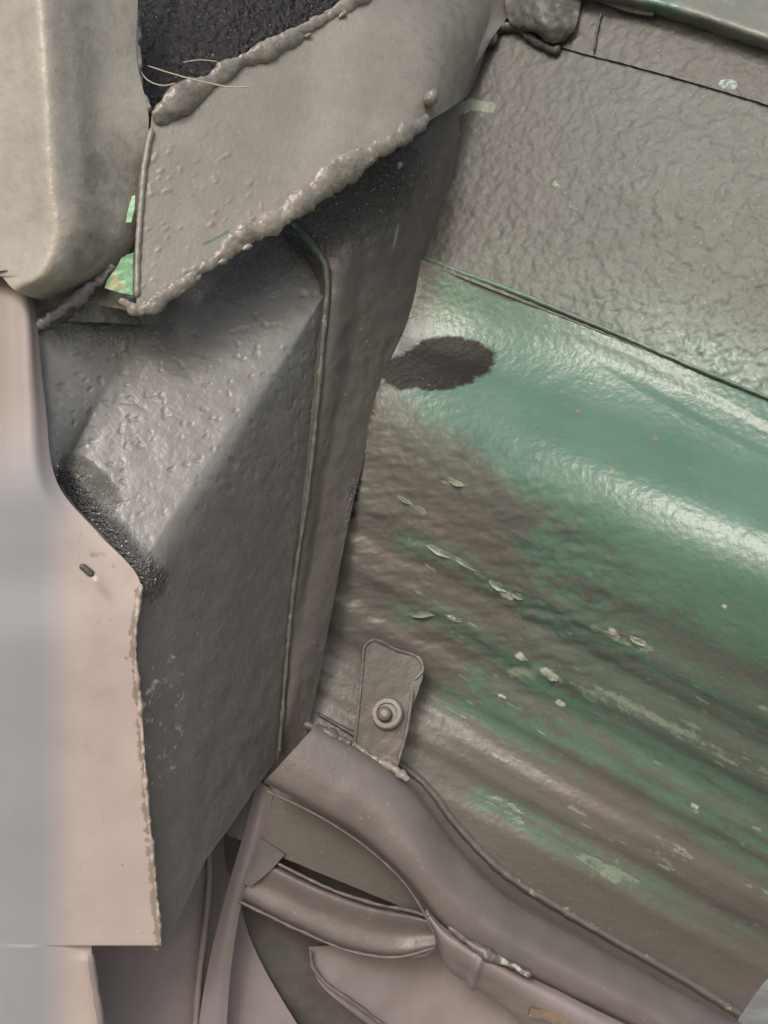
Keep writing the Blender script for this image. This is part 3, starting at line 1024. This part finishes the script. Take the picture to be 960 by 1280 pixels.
# ------------------------------------------------------------------ pale outer body panel, left
bod = empty('body_panel', (60, 1180, .52), 'smooth pale pinkish body panel running down the left side', 'body panel')
kr = [(34, 330, .545), (44, 385, .535), (56, 500, .515), (74, 608, .498), (124, 668, .504), (176, 730, .513), (168, 795, .525), (174, 880, .54), (184, 1010, .562), (193, 1100, .578), (200, 1182, .592)]
kr = [(x, y, min(d, SIDE.d(x, y) - .006) if y > 700 else d) for x, y, d in kr]
rows = []
krd = resample(np.array(kr), 70)
for x, y, d in krd:
    # the skin comes towards us, then rolls away to the left
    bx = 30 + (x - 34) * .55
    rows.append([(-140, y, d + .050), (-70, y, d + .010), (-20, y, d - .008), (bx * .45, y, d - .016), (bx, y, d - .014), (x - (x - bx) * .35, y, d - .005), (x, y, d)])
for y, xs in ((1182.2, (54, 110, 145, 165)), (1182.5, (54, 90, 104, 114)), (1200, (54, 90, 106, 116)), (1240, (54, 92, 110, 121)), (1300, (54, 96, 116, 129)), (1370, (54, 100, 124, 140))):
    e = (krd[-1][2] - krd[-2][2]) / (krd[-1][1] - krd[-2][1]) * (y - 1182) + krd[-1][2] - .592
    rows.append([(-140, y, .642 + e), (-70, y, .602 + e), (-20, y, .584 + e)] + [(x, y, d + e) for x, d in zip(xs, (.576, .578, .580, .583) if y > 1183 else (.576, .581, .588, .592))])
G = loft(rows, 170, 420, True, False, (3, 90))


def body_paint(px, py, P):
    edge = sdist(px, py, [(a, b) for a, b, c in kr])
    chip = .52 * sstep(15, 1, edge) * sstep(690, 760, py) + .40 * sstep(60, 0, edge) * sstep(620, 720, py)
    chip = np.maximum(chip, .8 * ell(px, py, 112, 716, 9, 5, 35, .6))
    chip = np.maximum(chip, .62 * ell(px, py, 118, 690, 30, 8, 38, .7))
    return {'chip': chip, 'grey': sstep(115, 40, px) * sstep(430, 640, py), 'muted': .85 * sstep(660, 470, py)}


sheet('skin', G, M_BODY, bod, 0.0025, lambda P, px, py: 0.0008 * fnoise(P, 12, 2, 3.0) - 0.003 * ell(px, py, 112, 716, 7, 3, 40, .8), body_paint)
tube('hem_edge', [(x + 1, y, d - .001) for x, y, d in kr[5:]], .0013, M_BODY, bod, 120, 8, 0.0012, 200, rmod=.8, attrs_fn=lambda x, y: {'chip': .8 + 0 * x})
tube('drain_hole_rim', [(100, 706, .474), (108, 712, .475), (117, 720, .477)], .0022, M_HOLE, bod, 16, 8)

# ------------------------------------------------------------------ lower rail, behind and below the box
rail = empty('lower_rail', (250, 1280, .70), 'mauve grey lower rail with an upright flange behind the pale panel', 'rail')
LOW = Plane((115, 1185, .66), (260, 1070, .77), (260, 1290, .74))
rows = [[(60, 1080, .70), (160, 1060, .74), (262, 1040, .775)], [(60, 1180, .68), (160, 1190, .72), (258, 1180, .765)], [(60, 1380, .66), (160, 1380, .70), (242, 1380, .745)]]
sheet('outer_web', loft(rows, 60, 80), M_LOW, rail, 0.003, lambda P, px, py: 0.001 * fnoise(P, 20, 2, 3.0))
rows = [[(258, 1030, .775), (300, 990, .80), (345, 950, .80)], [(256, 1150, .765), (275, 1130, .79), (300, 1100, .80)], [(243, 1380, .745), (300, 1380, .76), (430, 1380, .78)]]
sheet('inner_web', loft(rows, 60, 80), M_LOW, rail, 0.003, lambda P, px, py: 0.001 * fnoise(P, 20, 2, 5.0))
tube('upright_flange', [(262, 1062, .765), (262, 1100, .760), (256, 1160, .752), (248, 1230, .744), (242, 1330, .735)], .0026, M_LOW, rail, 60, 10, 0.0006, 100)
tube('edge_strip', [(113, 1190, .582), (118, 1225, .586), (124, 1260, .590), (132, 1330, .6)], .0026, M_LOW, rail, 40, 10, 0.0006, 100)
rows = [[(322, 975, .745), (332, 982, .74), (342, 990, .745)], [(305, 1040, .742), (318, 1048, .735), (326, 1052, .742)], [(286, 1105, .74), (300, 1112, .735), (306, 1112, .74)], [(262, 1200, .742), (282, 1200, .738), (290, 1200, .742)], [(238, 1350, .738), (266, 1350, .734), (280, 1350, .738)]]
sheet('curved_flange', loft(rows, 30, 60), M_LOW, rail, 0.003)
# floor of the recess seen through the arm's opening, and the plate below
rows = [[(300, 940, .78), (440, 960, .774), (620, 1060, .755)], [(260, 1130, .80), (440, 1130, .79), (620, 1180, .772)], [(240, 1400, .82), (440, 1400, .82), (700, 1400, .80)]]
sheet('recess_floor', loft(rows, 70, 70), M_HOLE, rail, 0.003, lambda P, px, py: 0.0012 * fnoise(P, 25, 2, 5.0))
rows = [[(386, 1184, .765), (470, 1178, .77), (560, 1185, .76), (640, 1225, .745), (760, 1290, .735)], [(392, 1214, .762), (470, 1225, .765), (560, 1240, .757), (640, 1270, .742), (760, 1330, .735)], [(470, 1285, .75), (520, 1310, .75), (580, 1340, .75), (650, 1370, .74), (760, 1400, .735)]]
sheet('bottom_plate', loft(rows, 90, 60), M_LOW, rail, 0.003, lambda P, px, py: 0.0012 * fnoise(P, 30, 2, 5.0))
tube('plate_edge', [(388, 1186, .757), (390, 1205, .755), (404, 1226, .752), (432, 1247, .748), (470, 1274, .743), (520, 1312, .738)], .0018, M_ARM, rail, 60, 8, 0.0007, 120)

# ------------------------------------------------------------------ support arm with the arched opening
arm = empty('support_arm', (700, 1240, .68), 'brown grey pressed steel arm curving down to the right with an arched opening', 'support arm')
Uo = [(396, 905), (440, 930), (488, 962), (530, 1003), (572, 1058), (625, 1112), (720, 1168), (820, 1222), (935, 1285)]
Lo = [(330, 978), (398, 1014), (462, 1056), (510, 1102), (560, 1160), (632, 1204), (705, 1240), (795, 1285), (890, 1340)]
rows = []
for s, o in ((-.02, .012), (.06, .002), (.3, -.006), (.7, -.010), (.94, -.004), (1.0, .006)):
    rows.append([(x0 + (x1 - x0) * s, y0 + (y1 - y0) * s, .712 - .004 * i - .02 * s + o) for i, ((x0, y0), (x1, y1)) in enumerate(zip(Uo, Lo))])
sheet('web', loft(rows, 220, 60), M_ARM, arm, 0.003, lambda P, px, py: 0.0008 * fnoise(P, 30, 2, 5.0), lambda px, py, P: {'brown': .42 + 0 * px})
# lower flange, turned under
Lf = [(534, 1136), (552, 1156), (576, 1173), (632, 1206), (705, 1242), (795, 1287)]
Lg = [(547, 1182), (560, 1212), (584, 1229), (618, 1252), (668, 1292), (740, 1345)]
rows = []
for s, o in ((0, .004), (.12, -.003), (.8, .004), (1, .02)):
    rows.append([(x0 + (x1 - x0) * s, y0 + (y1 - y0) * s, .684 + .012 * s - .004 * i + o) for i, ((x0, y0), (x1, y1)) in enumerate(zip(Lf, Lg))])


def flange_disp(P, px, py):
    return 0.0006 * fnoise(P, 40, 2, 5.0) + .0035 * np.exp(-((px - 598 + .25 * (py - 1205)) / 5.0) ** 2)


sheet('lower_flange', loft(rows, 130, 40), M_LOW, arm, 0.003, flange_disp)
tube('flange_seam', [(560, 1158, .675), (592, 1182, .671), (604, 1190, .669), (640, 1207, .667), (665, 1220, .664)], [.002, .002, .004, .0025, .002], M_ARM, arm, 60, 8, .001, 180, rmod=.6,
     attrs_fn=lambda x, y: {'white': .42 * (x > 590) * (x < 660)})
# the rib across the opening
Ru = [(345, 1078), (380, 1096), (420, 1114), (470, 1130), (525, 1142), (548, 1152)]
Rl = [(290, 1122), (330, 1142), (385, 1168), (435, 1188), (500, 1196), (545, 1184)]
rows = []
for s, o in ((0, .012), (.1, 0), (.5, .004), (.9, 0), (1, .012)):
    rows.append([(x0 + (x1 - x0) * s, y0 + (y1 - y0) * s, .742 - .006 * i + o) for i, ((x0, y0), (x1, y1)) in enumerate(zip(Ru, Rl))])
sheet('rib', loft(rows, 120, 40), M_ARM, arm, 0.003, lambda P, px, py: 0.0006 * fnoise(P, 40, 2, 5.0), lambda px, py, P: {'brown': .42 + 0 * px})
tube('rib_lip', [(x, y, .738 - .006 * i) for i, (x, y) in enumerate(Ru)], .0013, M_ARM, arm, 70, 8, .0008, 140)
tube('rib_lip', [(x, y, .738 - .006 * i) for i, (x, y) in enumerate(Rl)], .0013, M_ARM, arm, 70, 8, .0008, 140)
tube('arch_edge', [(332, 988, .697), (398, 1020, .692), (460, 1061, .688), (508, 1107, .684), (532, 1145, .682), (545, 1180, .684), (536, 1192, .69), (515, 1197, .70)], .0009, M_ARM, arm, 90, 8, .0004, 140)
fin = [[(322, 1044, .74), (356, 1068, .735)], [(312, 1078, .738), (338, 1088, .735)], [(300, 1104, .735), (314, 1108, .735)]]
sheet('gusset_fin', loft(fin, 20, 20), M_ARM, arm, 0.004)
sl_ = [[(664, 1258, .672), (690, 1262, .670), (716, 1278, .668)], [(660, 1268, .672), (690, 1276, .670), (712, 1290, .668)]]
sheet('painted_slot', loft(sl_, 24, 10), M_BACK, arm, 0.003, lambda P, px, py: .003 + 0 * px, lambda px, py, P: {'rust': .5 + 0 * px, 'brown': 1 + 0 * px})  # added brown sheet standing in for the open hole of the slot

# ------------------------------------------------------------------ mounting bracket with washer and bolt
brk = empty('mounting_bracket', (480, 945, .72), 'small upright bracket plate with a washer and bolt above the arm', 'bracket')
BK = Plane((455, 805, .748), (528, 830, .738), (445, 935, .725))
bl = [(462, 802), (454, 812), (453, 840), (449, 880), (445, 910), (442, 932)]
br_ = [(522, 824), (529, 836), (524, 860), (513, 890), (505, 925), (494, 962)]
rows = [[(x0 + (x1 - x0) * s, y0 + (y1 - y0) * s, BK.d(x0 + (x1 - x0) * s, y0 + (y1 - y0) * s)) for s in (0, .33, .67, 1)] for (x0, y0), (x1, y1) in zip(bl, br_)]
sheet('plate', loft(rows, 50, 90), M_BACK, brk, 0.006, lambda P, px, py: .0006 * fnoise(P, 60, 2, 2.0), lambda px, py, P: {'brown': .5 + 0 * px})
tube('raised_edge', BK.pts([(443, 930), (449, 880), (454, 825), (456, 808), (464, 801), (495, 812), (526, 826), (529, 836), (518, 850)], -.0015), .0011, M_ARM, brk, 120, 8, .0006, 150,
     attrs_fn=lambda x, y: {'pale': .55 * (x > 512)})
tube('raised_edge', BK.pts([(516, 862), (513, 885), (509, 910), (502, 938), (495, 960)], -.002), .0016, M_ARM, brk, 60, 8, .0005, 150)
bn = np.array(V(480, 890, 1) - C0)
bn = -bn / np.linalg.norm(bn) + np.array([-.15, 0, .2])
c = V(484, 892, BK.d(484, 892, -.001))
lathe('washer', c, bn, [(.0128, -.002), (.0135, .0), (.0132, .0016), (.0118, .0028), (.0085, .0030), (.0078, .0018), (.006, .0016)], M_ARM, brk, 32)
c = V(481, 893, BK.d(481, 893, -.004))
lathe('bolt', c, bn, [(.0062, -.003), (.0062, .003), (.0056, .0048), (.004, .0058), (.0015, .006)], M_BACK, brk, 18)
tube('weld_fillet', BK.pts([(438, 930), (452, 940), (470, 950), (490, 960), (512, 976)], -.006), [.003, .004, .0035, .004, .0025], M_SEAL, brk, 60, 10, .0015, 170, rmod=.5)
tube('weld_fillet', [(380, 905, .728), (405, 915, .722), (425, 924, .718), (440, 930, .715)], [.003, .005, .005, .003], M_ARM, brk, 50, 10, .0018, 150, rmod=.5)
